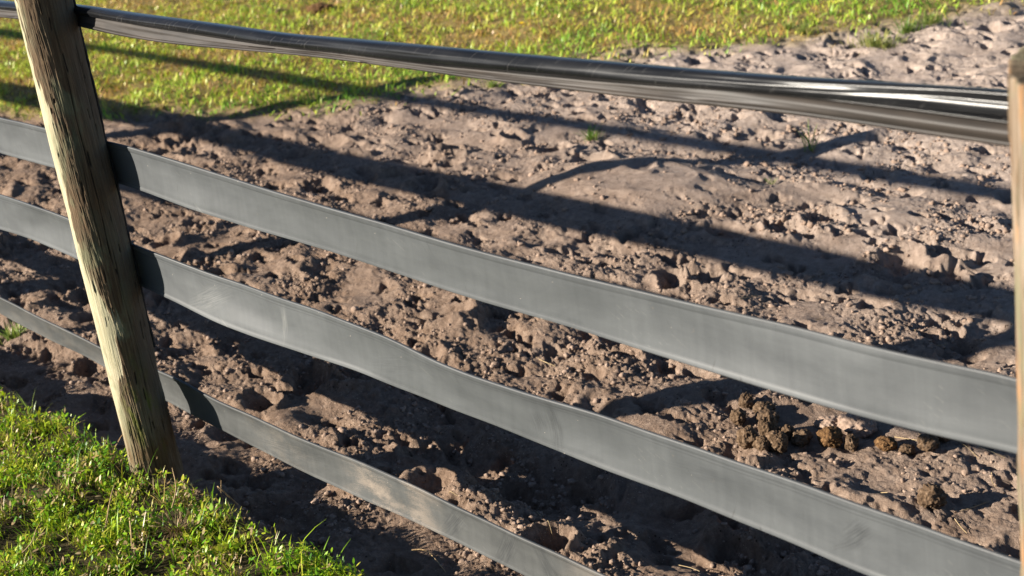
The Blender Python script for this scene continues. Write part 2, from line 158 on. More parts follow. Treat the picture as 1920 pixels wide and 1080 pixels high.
def height(x, y):
    x = np.asarray(x, float); y = np.asarray(y, float)
    gf = grass_far(x, y); gn = grass_near(x, y)
    soil = (1 - gf) * (1 - gn)
    near = 1 - sstep(1.2, 4.0, y)
    wx = x + 0.03 * perlin(x * 5, y * 5, 31); wy = y + 0.03 * perlin(x * 5, y * 5, 32)
    h = 0.022 * perlin(x * 1.1, y * 1.3, 1)
    h = h * sstep(-.1, .5, y) - 0.10 * (1 - gn) * sstep(-.06, .10, y + .03 * perlin(x * 6, y * 6, 37))
    # trench worn along the foot of the fence, a ridge, then a hollow
    wob = 0.06 * perlin(x * 2.6, y * 2.6, 33) + .035 * perlin(x * 8, y * 8, 35) + .015 * perlin(x * 25, y * 25, 36)
    yy = y + wob
    tr = -0.025 * sstep(-.04, .05, yy) * sstep(.42, .22, yy) + 0.015 * np.exp(-((yy - .42) / .08) ** 2) * (.6 + .8 * perlin(x * 4, y * 0 + 2, 34)) \
        - 0.06 * np.exp(-((yy - .62) / .13) ** 2) * (.35 + .65 * sstep(-.2, .6, x))
    h = h + soil * tr
    h = h + soil * (0.020 * perlin(wx * 3.1, wy * 3.6, 2) + 0.018 * perlin(wx * 6.5, wy * 7.5, 3))
    # hoof prints: a bowl with a pushed-up rim on one side
    pr = np.zeros_like(x)
    for px, py, r, d, a, s in PRINTS:
        m = (abs(x - px) < r * 2.2) & (abs(y - py) < r * 2.2)
        if not m.any(): continue
        dx = x[m] - px; dy = y[m] - py
        rr = np.hypot(dx, dy * 1.1) / r * (1 + 0.3 * perlin(x[m] * 13, y[m] * 13, 40) + .12 * perlin(x[m] * 37, y[m] * 37, 41))
        side = 0.5 + 0.5 * np.cos(np.arctan2(dy, dx) - a)
        pr[m] += -d * (1 - sstep(0.45, 1.0, rr)) + d * (0.25 + 0.6 * side) * np.exp(-((rr - 1.25) / 0.28) ** 2)
    h = h + soil * pr * (0.55 + 0.45 * near)
    # broken crumbs
    sm = np.exp(-(((x + 0.58) / 0.38) ** 2 + ((y - 2.34) / 0.27) ** 2))          # the smooth patch
    rough = soil * (1 - 0.93 * np.clip(sm * 1.5, 0, 1)) * np.clip(0.68 + 0.8 * perlin(x * 3.7, y * 3.7, 5), 0.22, 1.2)
    h = h * (1 - .6 * np.clip(sm * 1.5, 0, 1)) + 0.012 * sm
    def dome(w): return np.sqrt(np.clip(.62 - w * w, 0, 1)) - .45
    far = sstep(1.3, 2.6, y)
    dz = np.exp(-(((x - 1.28) / .48) ** 2 + ((y - 1.16) / .22) ** 2) ** 2)      # trodden flat where the droppings lie
    rough = rough * (1 - .35 * far) * (1 - .45 * dz)
    h = h * (1 - .75 * dz) - .115 * dz * .75
    w1, v1 = worley(wx * 10, wy * 11, 6)
    h = h + rough * (0.012 * dome(w1) * (0.2 + v1))
    w2, v2 = worley(wx * 27, wy * 27, 7)
    h = h + rough * 0.010 * dome(w2) * (.1 + v2 * 1.5)
    w3, v3 = worley(x * 62, y * 62, 8)
    h = h + rough * 0.0075 * dome(w3) * (.1 + v3 * 1.6)
    h = h + rough * (0.0062 * perlin(wx * 20, wy * 20, 9) + 0.0042 * perlin(x * 44, y * 44, 10) + 0.0035 * perlin(x * 92, y * 92, 14) + .002 * perlin(x * 190, y * 190, 18))
    w4, v4 = worley(wx * 8.5 + .35 * perlin(x * 30, y * 30, 42), wy * 10.5, 19)
    h = h - soil * (1 - .9 * np.clip(sm * 1.5, 0, 1)) * (1 - .7 * dz) * .024 * sstep(.40, .08, w4 * (1 + .35 * perlin(x * 40, y * 40, 43))) * (v4 > .45) * (.5 + v4)
    # gentle raised turf
    h = h + gf * (0.02 + 0.012 * perlin(x * 2.2, y * 2.2, 15) + 0.008 * perlin(x * 9, y * 9, 16))
    h = h + gn * (0.004 + 0.012 * perlin(x * 5, y * 5, 17)) 
    f = 1 - sstep(14, 40, np.hypot(x, y))
    return h * (0.15 + 0.85 * f)

def hz(x, y):
    return float(height(np.array([x]), np.array([y]))[0])

# ---------------------------------------------------------------- node helpers
def new_mat(name):
    m = bpy.data.materials.new(name); m.use_nodes = True
    nt = m.node_tree
    return m, nt, nt.nodes['Principled BSDF']

def nd(nt, typ, ins=None, **kw):
    n = nt.nodes.new(typ)
    for k, v in kw.items(): setattr(n, k, v)
    for k, v in (ins or {}).items():
        if hasattr(v, 'is_output'): nt.links.new(v, n.inputs[k])
        else: n.inputs[k].default_value = v
    return n

def lk(nt, a, b): nt.links.new(a, b)

def noise_tex(nt, vec, scale, detail=4, rough=0.6, dist=0.0):
    return nd(nt, 'ShaderNodeTexNoise', {'Vector': vec, 'Scale': scale, 'Detail': detail, 'Roughness': rough, 'Distortion': dist}).outputs['Fac']

def ramp(nt, fac, stops):
    n = nt.nodes.new('ShaderNodeValToRGB')
    cr = n.color_ramp
    while len(cr.elements) < len(stops): cr.elements.new(0.5)
    for e, (p, c) in zip(cr.elements, stops):
        e.position = p; e.color = (c[0], c[1], c[2], 1)
    lk(nt, fac, n.inputs[0])
    return n.outputs[0]

def fmap(nt, fac, a, b, c=0.0, d=1.0):
    return nd(nt, 'ShaderNodeMapRange', {0: fac, 1: a, 2: b, 3: c, 4: d}).outputs[0]

def mixc(nt, fac, a, b, mode='MIX'):
    n = nt.nodes.new('ShaderNodeMix'); n.data_type = 'RGBA'; n.blend_type = mode
    for s, v in ((n.inputs[0], fac), (n.inputs[6], a), (n.inputs[7], b)):
        if hasattr(v, 'is_output'): lk(nt, v, s)
        else: s.default_value = v if isinstance(v, float) else (v[0], v[1], v[2], 1)
    return n.outputs[2]

def mth(nt, op, a, b=None):
    n = nt.nodes.new('ShaderNodeMath'); n.operation = op
    for s, v in ((n.inputs[0], a), (n.inputs[1], b)):
        if v is None: continue
        if hasattr(v, 'is_output'): lk(nt, v, s)
        else: s.default_value = v
    return n.outputs[0]

def attr(nt, name): return nd(nt, 'ShaderNodeAttribute', attribute_name=name).outputs['Fac']

def bump(nt, bs, hgt, strength, dist):
    b = nd(nt, 'ShaderNodeBump', {'Height': hgt, 'Strength': strength, 'Distance': dist})
    lk(nt, b.outputs[0], bs.inputs['Normal'])

def objco(nt): return nd(nt, 'ShaderNodeTexCoord').outputs['Object']

def scaled(nt, vec, s):
    return nd(nt, 'ShaderNodeMapping', {'Vector': vec, 'Scale': s}).outputs[0]

# ---------------------------------------------------------------- materials
def soil_material():
    m, nt, bs = new_mat('paddock_soil')
    co = objco(nt)
    n1 = noise_tex(nt, co, 2.3, 5, .6)
    n2 = noise_tex(nt, co, 38, 6, .7)
    n3 = noise_tex(nt, co, 260, 3, .6)
    dry = attr(nt, 'dry')
    a = ramp(nt, n2, [(0.25, (.15, .097, .064)), (0.5, (.225, .153, .108)), (0.78, (.37, .27, .20))])
    b = ramp(nt, n2, [(0.25, (.28, .215, .175)), (0.5, (.42, .335, .28)), (0.78, (.56, .455, .39))])
    c = mixc(nt, mth(nt, 'ADD', mth(nt, 'MULTIPLY', mth(nt, 'SUBTRACT', n1, 0.5), 0.8), dry), a, b)
    c = mixc(nt, fmap(nt, n3, .35, .7, .0, .45), c, mixc(nt, 0.5, c, (.08, .05, .035)))
    # specks of straw and dark humus
    vo = nd(nt, 'ShaderNodeTexVoronoi', {'Vector': co, 'Scale': 70.0}).outputs
    c = mixc(nt, mth(nt, 'MULTIPLY', mth(nt, 'LESS_THAN', vo['Distance'], .17), mth(nt, 'GREATER_THAN', noise_tex(nt, co, 9, 2), .56)), c, (.07, .042, .025))
    vo2 = nd(nt, 'ShaderNodeTexVoronoi', {'Vector': co, 'Scale': 120.0}).outputs
    c = mixc(nt, mth(nt, 'MULTIPLY', mth(nt, 'LESS_THAN', vo2['Distance'], .14), mth(nt, 'GREATER_THAN', noise_tex(nt, co, 6, 2), .53)), c, (.50, .40, .30))
    c = mixc(nt, fmap(nt, noise_tex(nt, co, 7, 4, .6), .56, .72, 0, .5), c, mixc(nt, 1.0, c, (.55, .50, .46), 'MULTIPLY'))
    thatch = ramp(nt, noise_tex(nt, co, 55, 4, .7), [(0.3, (.022, .018, .009)), (.55, (.06, .048, .02)), (0.75, (.15, .10, .05))])
    thatch2 = ramp(nt, noise_tex(nt, co, 40, 4, .7), [(0.3, (.10, .075, .025)), (.5, (.26, .20, .07)), (0.72, (.40, .27, .11))])
    c = mixc(nt, attr(nt, 'grass'), c, mixc(nt, attr(nt, 'far'), thatch, thatch2))
    lk(nt, c, bs.inputs['Base Color'])
    bs.inputs['Roughness'].default_value = .95
    bs.inputs['Specular IOR Level'].default_value = .15
    hgt = mth(nt, 'ADD', mth(nt, 'MULTIPLY', noise_tex(nt, co, 150, 5, .75), 1.0), mth(nt, 'MULTIPLY', noise_tex(nt, co, 480, 3, .7), .4))
    bump(nt, bs, hgt, .9, .011)
    return m

def blade_material(name, stops, trans=.35):
    m, nt, bs = new_mat(name)
    c = ramp(nt, attr(nt, 'tint'), stops)
    lk(nt, c, bs.inputs['Base Color'])
    bs.inputs['Roughness'].default_value = .38
    bs.inputs['Specular IOR Level'].default_value = .25
    tr = nt.nodes.new('ShaderNodeBsdfTranslucent')
    tc = mixc(nt, .6, c, mixc(nt, 1.0, c, (1.0, 1.1, .35), 'MULTIPLY'))
    lk(nt, tc, tr.inputs[0])
    mx = nt.nodes.new('ShaderNodeMixShader'); mx.inputs[0].default_value = trans
    lk(nt, bs.outputs[0], mx.inputs[1]); lk(nt, tr.outputs[0], mx.inputs[2])
    lk(nt, mx.outputs[0], nt.nodes['Material Output'].inputs[0])
    return m

def band_material(name, base, dust, dust_amt, rough, spec, patch=None, scuffs=()):
    """worn rubber; uv = metres along and across the belt"""
    m, nt, bs = new_mat(name)
    uv = nd(nt, 'ShaderNodeTexCoord').outputs['UV']
    n1 = noise_tex(nt, scaled(nt, uv, (5.0, 11.0, 1)), 1.0, 6, .65, .4)
    st = noise_tex(nt, scaled(nt, uv, (55.0, 3.5, 1)), 1.0, 4, .65)          # rub marks across the belt
    fi = noise_tex(nt, scaled(nt, uv, (600.0, 500.0, 1)), 1.0, 3, .6)
    lo = noise_tex(nt, scaled(nt, uv, (6.0, 260.0, 1)), 1.0, 3, .6)           # lines along the belt
    d = mth(nt, 'ADD', mth(nt, 'MULTIPLY', fmap(nt, n1, .3, .72), .42), mth(nt, 'MULTIPLY', fmap(nt, st, .3, .75), .22))
    d = mth(nt, 'ADD', d, mth(nt, 'ADD', .08, mth(nt, 'MULTIPLY', mth(nt, 'SUBTRACT', lo, .5), .14)))
    d = mth(nt, 'ADD', d, mth(nt, 'MULTIPLY', mth(nt, 'SUBTRACT', fi, .5), .35))
    c = mixc(nt, mth(nt, 'MULTIPLY', d, dust_amt), base, dust)
    # thin scratches in two leaning directions, kept to a few worn zones
    for rot, sc, seed, col in ((1.15, (26, 330, 1), 3.7, (.022, .023, .024)), (1.75, (30, 420, 1), 9.1, (.03, .03, .03)), (0.5, (40, 520, 1), 5.3, (.19, .185, .17))):
        mp = nd(nt, 'ShaderNodeMapping', {'Vector': uv, 'Rotation': (0, 0, rot), 'Location': (seed, seed * .7, 0)}).outputs[0]
        mp = nd(nt, 'ShaderNodeMapping', {'Vector': mp, 'Scale': sc}).outputs[0]
        s = fmap(nt, noise_tex(nt, mp, .6, 2, .5, .6), .66, .72)
        z = fmap(nt, noise_tex(nt, scaled(nt, uv, (3.5 + seed * .3, 5, 1)), 1.0, 2), .52, .66)
        c = mixc(nt, mth(nt, 'MULTIPLY', mth(nt, 'MULTIPLY', s, z), .6), c, col)
    # pale grains stuck to the rubber
    vo = nd(nt, 'ShaderNodeTexVoronoi', {'Vector': scaled(nt, uv, (1, 1, 1)), 'Scale': 75.0}).outputs
    sp = mth(nt, 'MULTIPLY', mth(nt, 'LESS_THAN', vo['Distance'], .09), mth(nt, 'GREATER_THAN', nd(nt, 'ShaderNodeSeparateColor', {0: vo['Color']}).outputs[0], .95))
    c = mixc(nt, mth(nt, 'MULTIPLY', sp, .7), c, (.42, .37, .31))
    sx = nd(nt, 'ShaderNodeSeparateXYZ', {0: uv}).outputs
    for (x0, x1, amt, col) in (patch or []):
        w = mth(nt, 'MULTIPLY', fmap(nt, sx[0], x0, x0 + .12), fmap(nt, sx[0], x1, x1 - .12))
        g = fmap(nt, mth(nt, 'ADD', noise_tex(nt, scaled(nt, uv, (9, 16, 1)), 1.0, 4, .6), mth(nt, 'MULTIPLY', mth(nt, 'SUBTRACT', fi, .5), .9)), .46, .62)
        c = mixc(nt, mth(nt, 'MULTIPLY', mth(nt, 'MULTIPLY', w, g), amt), c, col)
    mud = noise_tex(nt, scaled(nt, uv, (42, 42, 1)), 1.0, 4, .65)
    mud = mth(nt, 'MULTIPLY', fmap(nt, mud, .66, .72), fmap(nt, noise_tex(nt, scaled(nt, uv, (3.1, 6, 1)), 1.0, 2), .5, .66))
    c = mixc(nt, mth(nt, 'MULTIPLY', mud, .45), c, (.17, .135, .105))
    for (u0, v0, ru, rv, ang, amt, col) in scuffs:                  # rub marks that sit at one spot
        p = nd(nt, 'ShaderNodeMapping', {'Vector': uv, 'Location': (-u0, -v0, 0)}).outputs[0]
        p = nd(nt, 'ShaderNodeMapping', {'Vector': p, 'Rotation': (0, 0, -ang)}).outputs[0]
        e = nd(nt, 'ShaderNodeVectorMath', {0: scaled(nt, p, (1 / ru, 1 / rv, 0))}, operation='LENGTH').outputs['Value']
        sc = fmap(nt, noise_tex(nt, scaled(nt, p, (14, 420, 1)), 1.0, 3, .6, .5), .42, .62)
        c = mixc(nt, mth(nt, 'MULTIPLY', mth(nt, 'MULTIPLY', fmap(nt, e, 1.0, .3), sc), amt), c, col)
    for (ec, ew, am) in ((.89, .012, .55), (.955, .008, .45), (.075, .010, .45)):
        vv = mth(nt, 'MULTIPLY', sx[1], 1 / .106)
        ln = fmap(nt, mth(nt, 'ABSOLUTE', mth(nt, 'SUBTRACT', vv, ec)), ew, ew * .3)
        c = mixc(nt, mth(nt, 'MULTIPLY', ln, mth(nt, 'MULTIPLY', fmap(nt, lo, .3, .6, .5, 1.0), am)), c, (.022, .023, .025))
    # cut edges show darker cord layers
    ed = attr(nt, 'edge')
    c = mixc(nt, mth(nt, 'MULTIPLY', ed, fmap(nt, lo, .35, .65, .25, .9)), c, (.028, .028, .03))
    lk(nt, c, bs.inputs['Base Color'])
    bs.inputs['Specular IOR Level'].default_value = spec
    lk(nt, fmap(nt, n1, .25, .75, rough - .06, rough + .1), bs.inputs['Roughness'])
    bump(nt, bs, mth(nt, 'ADD', mth(nt, 'MULTIPLY', fi, .5), mth(nt, 'ADD', mth(nt, 'MULTIPLY', st, .5), mth(nt, 'MULTIPLY', lo, .3))), .12, .0012)
    return m

def wood_material(name, tan):
    m, nt, bs = new_mat(name)
    co = objco(nt)
    fib = noise_tex(nt, scaled(nt, co, (150, 150, 5)), 1.0, 5, .7, .3)
    fib2 = noise_tex(nt, scaled(nt, co, (420, 420, 12)), 1.0, 3, .6)
    blot = noise_tex(nt, scaled(nt, co, (24, 24, 9)), 1.0, 5, .65, .4)
    cream = ramp(nt, fib, [(.25, (.25, .205, .125)), (.5, (.37, .325, .215)), (.75, (.46, .415, .30))])
    cream = mixc(nt, fmap(nt, blot, .42, .7, 0, .6), cream, (.20, .205, .115))
    if tan:
        cream = ramp(nt, mth(nt, 'ADD', mth(nt, 'MULTIPLY', fib, .6), mth(nt, 'MULTIPLY', blot, .4)), [(.32, (.05, .033, .022)), (.48, (.15, .108, .072)), (.66, (.27, .21, .155))])
        cream = mixc(nt, fmap(nt, noise_tex(nt, scaled(nt, co, (60, 60, 9)), 1.0, 3), .55, .68, 0, .7), cream, (.30, .145, .055))
    bark = ramp(nt, mth(nt, 'ADD', mth(nt, 'MULTIPLY', fib, .6), mth(nt, 'MULTIPLY', fib2, .4)), [(.30, (.030, .018, .011)), (.5, (.095, .062, .034)), (.7, (.19, .132, .075))])
    bark = mixc(nt, fmap(nt, blot, .47, .62, 0, .75), bark, mixc(nt, fib2, (.05, .042, .024), (.13, .11, .066)))
    c = mixc(nt, attr(nt, 'bark'), cream, bark)
    c = mixc(nt, fmap(nt, noise_tex(nt, scaled(nt, co, (18, 18, 6)), 1.0, 4, .6, .5), .52, .62, 0, .55), c, mixc(nt, fib, (.08, .085, .046), (.19, .20, .115)))
    # grey-brown patina, darkened to paint in shade on the side turned from the sun
    c = mixc(nt, mth(nt, 'MULTIPLY', attr(nt, 'shade_bloom'), fmap(nt, blot, .3, .7, .45, .95)), c, mixc(nt, fib, (.05, .042, .031), (.135, .115, .085)))
    # moss and damp at the foot
    c = mixc(nt, mth(nt, 'MULTIPLY', attr(nt, 'damp'), fmap(nt, blot, .35, .6, .5, 1.0)), c, mixc(nt, fib, (.04, .024, .012), (.15, .095, .042)))
    c = mixc(nt, mth(nt, 'MULTIPLY', attr(nt, 'moss'), fmap(nt, noise_tex(nt, scaled(nt, co, (40, 40, 14)), 1.0, 3), .5, .66)), c, (.10, .105, .02))
    c = mixc(nt, attr(nt, 'crack'), c, (.018, .013, .009))
    lk(nt, c, bs.inputs['Base Color'])
    bs.inputs['Roughness'].default_value = .85
    bs.inputs['Specular IOR Level'].default_value = .2
    bump(nt, bs, mth(nt, 'ADD', fib, mth(nt, 'MULTIPLY', fib2, .6)), .6, .004)
    return m

def plain_material(name, stops, scale, rough=.9, bmp=.5, stretch=(1, 1, 1)):
    m, nt, bs = new_mat(name)
    co = objco(nt)
    n = noise_tex(nt, scaled(nt, co, stretch), scale, 5, .7)
    lk(nt, ramp(nt, n, stops), bs.inputs['Base Color'])
    bs.inputs['Roughness'].default_value = rough
    bs.inputs['Specular IOR Level'].default_value = .2
    bump(nt, bs, n, bmp, .004)
    return m

M_SOIL = soil_material()
M_CLOD = plain_material('soil_crumb', [(.25, (.15, .10, .072)), (.5, (.24, .17, .127)), (.75, (.34, .255, .20))], 60, .95, .8)
M_TURF = blade_material('near_turf_leaf', [(0, (.50, .40, .22)), (.10, (.30, .18, .08)), (.17, (.44, .46, .035)), (.4, (.30, .43, .018)), (.7, (.13, .29, .010)), (1, (.035, .12, .010))], .28)
M_LAWN = blade_material('far_lawn_blade', [(0, (.36, .19, .07)), (.2, (.42, .26, .08)), (.36, (.52, .50, .075)), (.6, (.36, .47, .05)), (1, (.14, .28, .03))], .22)
M_WEED = blade_material('weed_leaf', [(0, (.36, .30, .12)), (.4, (.25, .30, .08)), (1, (.10, .20, .03))], .35)
M_BAND = band_material('grey_rubber', (.045, .0485, .0515), (.097, .103, .105), 1.0, .5, .30)
M_BAND_SCUFFED = band_material('scuffed_grey_rubber', (.045, .0485, .0515), (.097, .103, .105), 1.0, .5, .30, None,
    [(2.07, .060, .040, .024, .75, .9, (.026, .028, .03)), (2.05, .036, .045, .010, .6, .6, (.026, .028, .03)), (1.40, .062, .10, .022, 1.75, .85, (.026, .028, .03)), (1.36, .05, .03, .03, 1.9, .7, (.026, .028, .03)),
     (.58, .055, .06, .012, 1.3, .6, (.20, .20, .19)), (.30, .05, .12, .03, .4, .35, (.20, .20, .19)), (1.78, .07, .12, .02, .1, .4, (.026, .028, .03)), (-.30, .07, .10, .02, .8, .6, (.20, .20, .19)), (.95, .05, .1, .03, .3, .35, (.026, .028, .03))])
M_BAND_DUSTY = band_material('dusty_grey_rubber', (.034, .036, .036), (.108, .110, .107), 1.0, .55, .28,
                             [(.62, 1.0, .8, (.25, .205, .165)), (.22, .55, .35, (.2, .175, .145)), (1.3, 1.75, .4, (.21, .18, .15)), (-2.5, -.2, .25, (.17, .15, .125))],
    [(1.02, .05, .07, .03, .9, .9, (.026, .028, .03)), (1.18, .05, .10, .03, 1.1, .8, (.026, .028, .03)), (1.30, .05, .12, .03, 2.0, .8, (.026, .028, .03)), (.45, .05, .2, .03, .15, .6, (.026, .028, .03)), (1.45, .05, .1, .03, .8, .7, (.026, .028, .03))])
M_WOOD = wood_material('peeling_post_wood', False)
M_WOOD_TAN = wood_material('tan_post_wood', True)
M_STRAW = plain_material('dry_straw', [(.3, (.20, .135, .065)), (.7, (.42, .32, .18))], 30, .6, .3, (1, 1, 1))
M_TWIG = plain_material('dry_stem', [(.3, (.22, .14, .07)), (.7, (.46, .33, .17))], 30, .8, .4)
M_DUNG = plain_material('dry_dung', [(.3, (.03, .018, .010)), (.5, (.085, .053, .030)), (.72, (.20, .138, .09))], 90, .95, 1.0)
M_DUNG_FRESH = plain_material('broken_dung', [(.3, (.028, .014, .006)), (.5, (.10, .052, .020)), (.72, (.22, .125, .055))], 110, .9, 1.0)

def top_band_material():
    m, nt, bs = new_mat('black_folded_rubber')
    uv = nd(nt, 'ShaderNodeTexCoord').outputs['UV']
    n1 = noise_tex(nt, scaled(nt, uv, (5, 14, 1)), 1.0, 5, .6)
    fi = noise_tex(nt, scaled(nt, uv, (500, 600, 1)), 1.0, 3, .6)
    lo = noise_tex(nt, scaled(nt, uv, (5, 200, 1)), 1.0, 3, .6)
    flap = attr(nt, 'flap')
    dusty = mixc(nt, fmap(nt, mth(nt, 'ADD', mth(nt, 'MULTIPLY', n1, .7), mth(nt, 'MULTIPLY', lo, .3)), .3, .7), (.016, .015, .0145), (.058, .048, .041))
    black = mixc(nt, fmap(nt, n1, .35, .7), (.006, .0065, .0075), (.014, .014, .015))
    mp = nd(nt, 'ShaderNodeMapping', {'Vector': uv, 'Rotation': (0, 0, 1.0)}).outputs[0]
    s = fmap(nt, noise_tex(nt, scaled(nt, mp, (28, 380, 1)), .6, 2, .5, .8), .64, .72)
    black = mixc(nt, mth(nt, 'MULTIPLY', s, .35), black, (.09, .085, .08))
    c = mixc(nt, flap, black, dusty)
    c = mixc(nt, attr(nt, 'edge'), c, (.02, .018, .017))
    lk(nt, c, bs.inputs['Base Color'])
    lk(nt, mth(nt, 'ADD', mth(nt, 'MULTIPLY', flap, .2), fmap(nt, n1, .3, .7, .21, .30)), bs.inputs['Roughness'])
    bs.inputs['Specular IOR Level'].default_value = .15
    bump(nt, bs, fi, .08, .0008)
    return m
M_TOP = top_band_material()
M_STRIP = plain_material('black_rubber_strip', [(.3, (.012, .012, .013)), (.7, (.03, .03, .03))], 40, .6, .3)

# ---------------------------------------------------------------- ground: one sheet, finest where the paddock lies in view
def build_ground():
    cx, cy = CAM_POS[0], CAM_POS[1]
    fine = np.linspace(math.radians(115), math.radians(168), 1350)
    step = math.radians(3.0)
    rest = np.arange(fine[-1] + step, fine[0] + 2 * math.pi - step * .5, step)
    ang = np.concatenate([fine, rest])
    d = np.concatenate([[0.02], np.arange(.25, 2.3, .15), np.exp(np.linspace(math.log(2.35), math.log(13.0), 1250)), np.exp(np.linspace(math.log(13.6), math.log(400), 60))])
    R, A = np.meshgrid(d, ang, indexing='ij')
    x = (cx + R * np.cos(A)).ravel(); y = (cy + R * np.sin(A)).ravel()
    z = height(x, y)
    g = np.maximum(grass_far(x, y), grass_near(x, y))
    dry = np.clip(0.05 + .95 * sstep(.5, 3.6, y + .25 * (x - 1) ), 0, 1)
    o = mesh_quads('ground', np.stack([x, y, z], 1), grid_quads(len(d), len(ang), True), M_SOIL, True, {'grass': g, 'dry': dry, 'far': sstep(.3, 1.0, y)})
    tag(o, 'hoof churned sandy paddock soil with grass ground at both ends', None, None, 'structure')
    return o
build_ground()

# ---------------------------------------------------------------- soil crumbs
def ico_template(sub):
    import bmesh
    bm = bmesh.new(); bmesh.ops.create_icosphere(bm, subdivisions=sub, radius=1.0)
    V = np.array([v.co[:] for v in bm.verts]); F = np.array([[v.index for v in f.verts] for f in bm.faces]); bm.free()
    return V, F

def build_crumbs():
    V0, F0 = ico_template(2)
    n = 60000
    x = rng.uniform(-4.0, 2.4, n); y = .02 + 3.6 * rng.uniform(0, 1, n) ** 1.3
    dens = np.clip(.35 + 1.1 * perlin(x * 3.7, y * 3.7, 5) + .8 * perlin(x * 8, y * 8, 77), 0, 1) * (1 - np.maximum(grass_far(x, y), grass_near(x, y)))
    dens *= 1 - np.exp(-(((x + .58) / .40) ** 2 + ((y - 2.34) / .29) ** 2)) 
    dens *= (x > -2.6 + 0 * y) * 1.0
    keep = rng.uniform(0, 1, n) < dens * .75
    keep &= (np.hypot((x - 1.28) / .42, (y - 1.16) / .17) > 1) | (rng.uniform(0, 1, n) < .4)
    x, y = x[keep], y[keep]; n = len(x)
    r = np.clip(np.exp(rng.normal(math.log(.0036), .5, n)), .0016, .0105) * (1 + .10 * y)
    z = height(x, y) + r * .15
    P = []
    k = 24
    shapes = []
    for i in range(k):
        off = rng.uniform(0, 50, 3)
        dsp = np.array([1 + .55 * mnoise.noise(Vector(v * 1.3 + off)) + .40 * mnoise.noise(Vector(v * 3.1 + off)) for v in V0])
        shapes.append(V0 * dsp[:, None] * rng.uniform(.7, 1.25, 3))
    shapes = np.array(shapes)
    sid = rng.integers(0, k, n); th = rng.uniform(0, 6.283, n)
    sv = shapes[sid] * r[:, None, None]
    c, s = np.cos(th)[:, None], np.sin(th)[:, None]
    vx = sv[:, :, 0] * c - sv[:, :, 1] * s + x[:, None]; vy = sv[:, :, 0] * s + sv[:, :, 1] * c + y[:, None]; vz = sv[:, :, 2] * .75 + z[:, None]
    V = np.stack([vx, vy, vz], -1).reshape(-1, 3)
    F = (F0[None] + (np.arange(n) * len(V0))[:, None, None]).reshape(-1, 3)
    o = mesh_quads('soil_crumbs', V, F, M_CLOD, True)
    tag(o, 'loose crumbs of brown soil scattered over the churned paddock', 'soil crumbs', None, 'stuff')
build_crumbs()

# ---------------------------------------------------------------- grass
PROF_BLADE = np.array([.7, 1.0, .75, .08])
PROF_LEAF = np.array([.18, 1.0, .85, .12])

def blades(name, base, yaw, length, width, lean, curl, tint, mat, leafy=None):
    n = len(base)
    t = np.linspace(0, 1, 4)
    phi = lean[:, None] + curl[:, None] * (t[None, :3] + .17)       # angle from the vertical per segment
    seg = (length / 3)[:, None]
    dz = np.cos(phi) * seg; dr = np.sin(phi) * seg
    cz = np.concatenate([np.zeros((n, 1)), np.cumsum(dz, 1)], 1); cr = np.concatenate([np.zeros((n, 1)), np.cumsum(dr, 1)], 1)
    dx, dy = np.cos(yaw)[:, None], np.sin(yaw)[:, None]
    px = base[:, 0:1] + cr * dx; py = base[:, 1:2] + cr * dy; pz = base[:, 2:3] + cz
    prof = np.where((leafy if leafy is not None else np.zeros(n, bool))[:, None], PROF_LEAF[None], PROF_BLADE[None]) * width[:, None] * .5
    tw = rng.uniform(-.5, .5, n)[:, None]
    sx, sy = -dy * np.cos(tw), dx * np.cos(tw); sz = np.sin(tw)
    L = np.stack([px - sx * prof, py - sy * prof, pz - sz * prof], -1); Rr = np.stack([px + sx * prof, py + sy * prof, pz + sz * prof], -1)
    V = np.stack([L, Rr], 2).reshape(n, 8, 3)
    q = np.array([[0, 1, 3, 2], [2, 3, 5, 4], [4, 5, 7, 6]])
    Q = (q[None] + (np.arange(n) * 8)[:, None, None]).reshape(-1, 4)
    return mesh_quads(name, V.reshape(-1, 3), Q, mat, True, {'tint': np.repeat(tint, 8)})

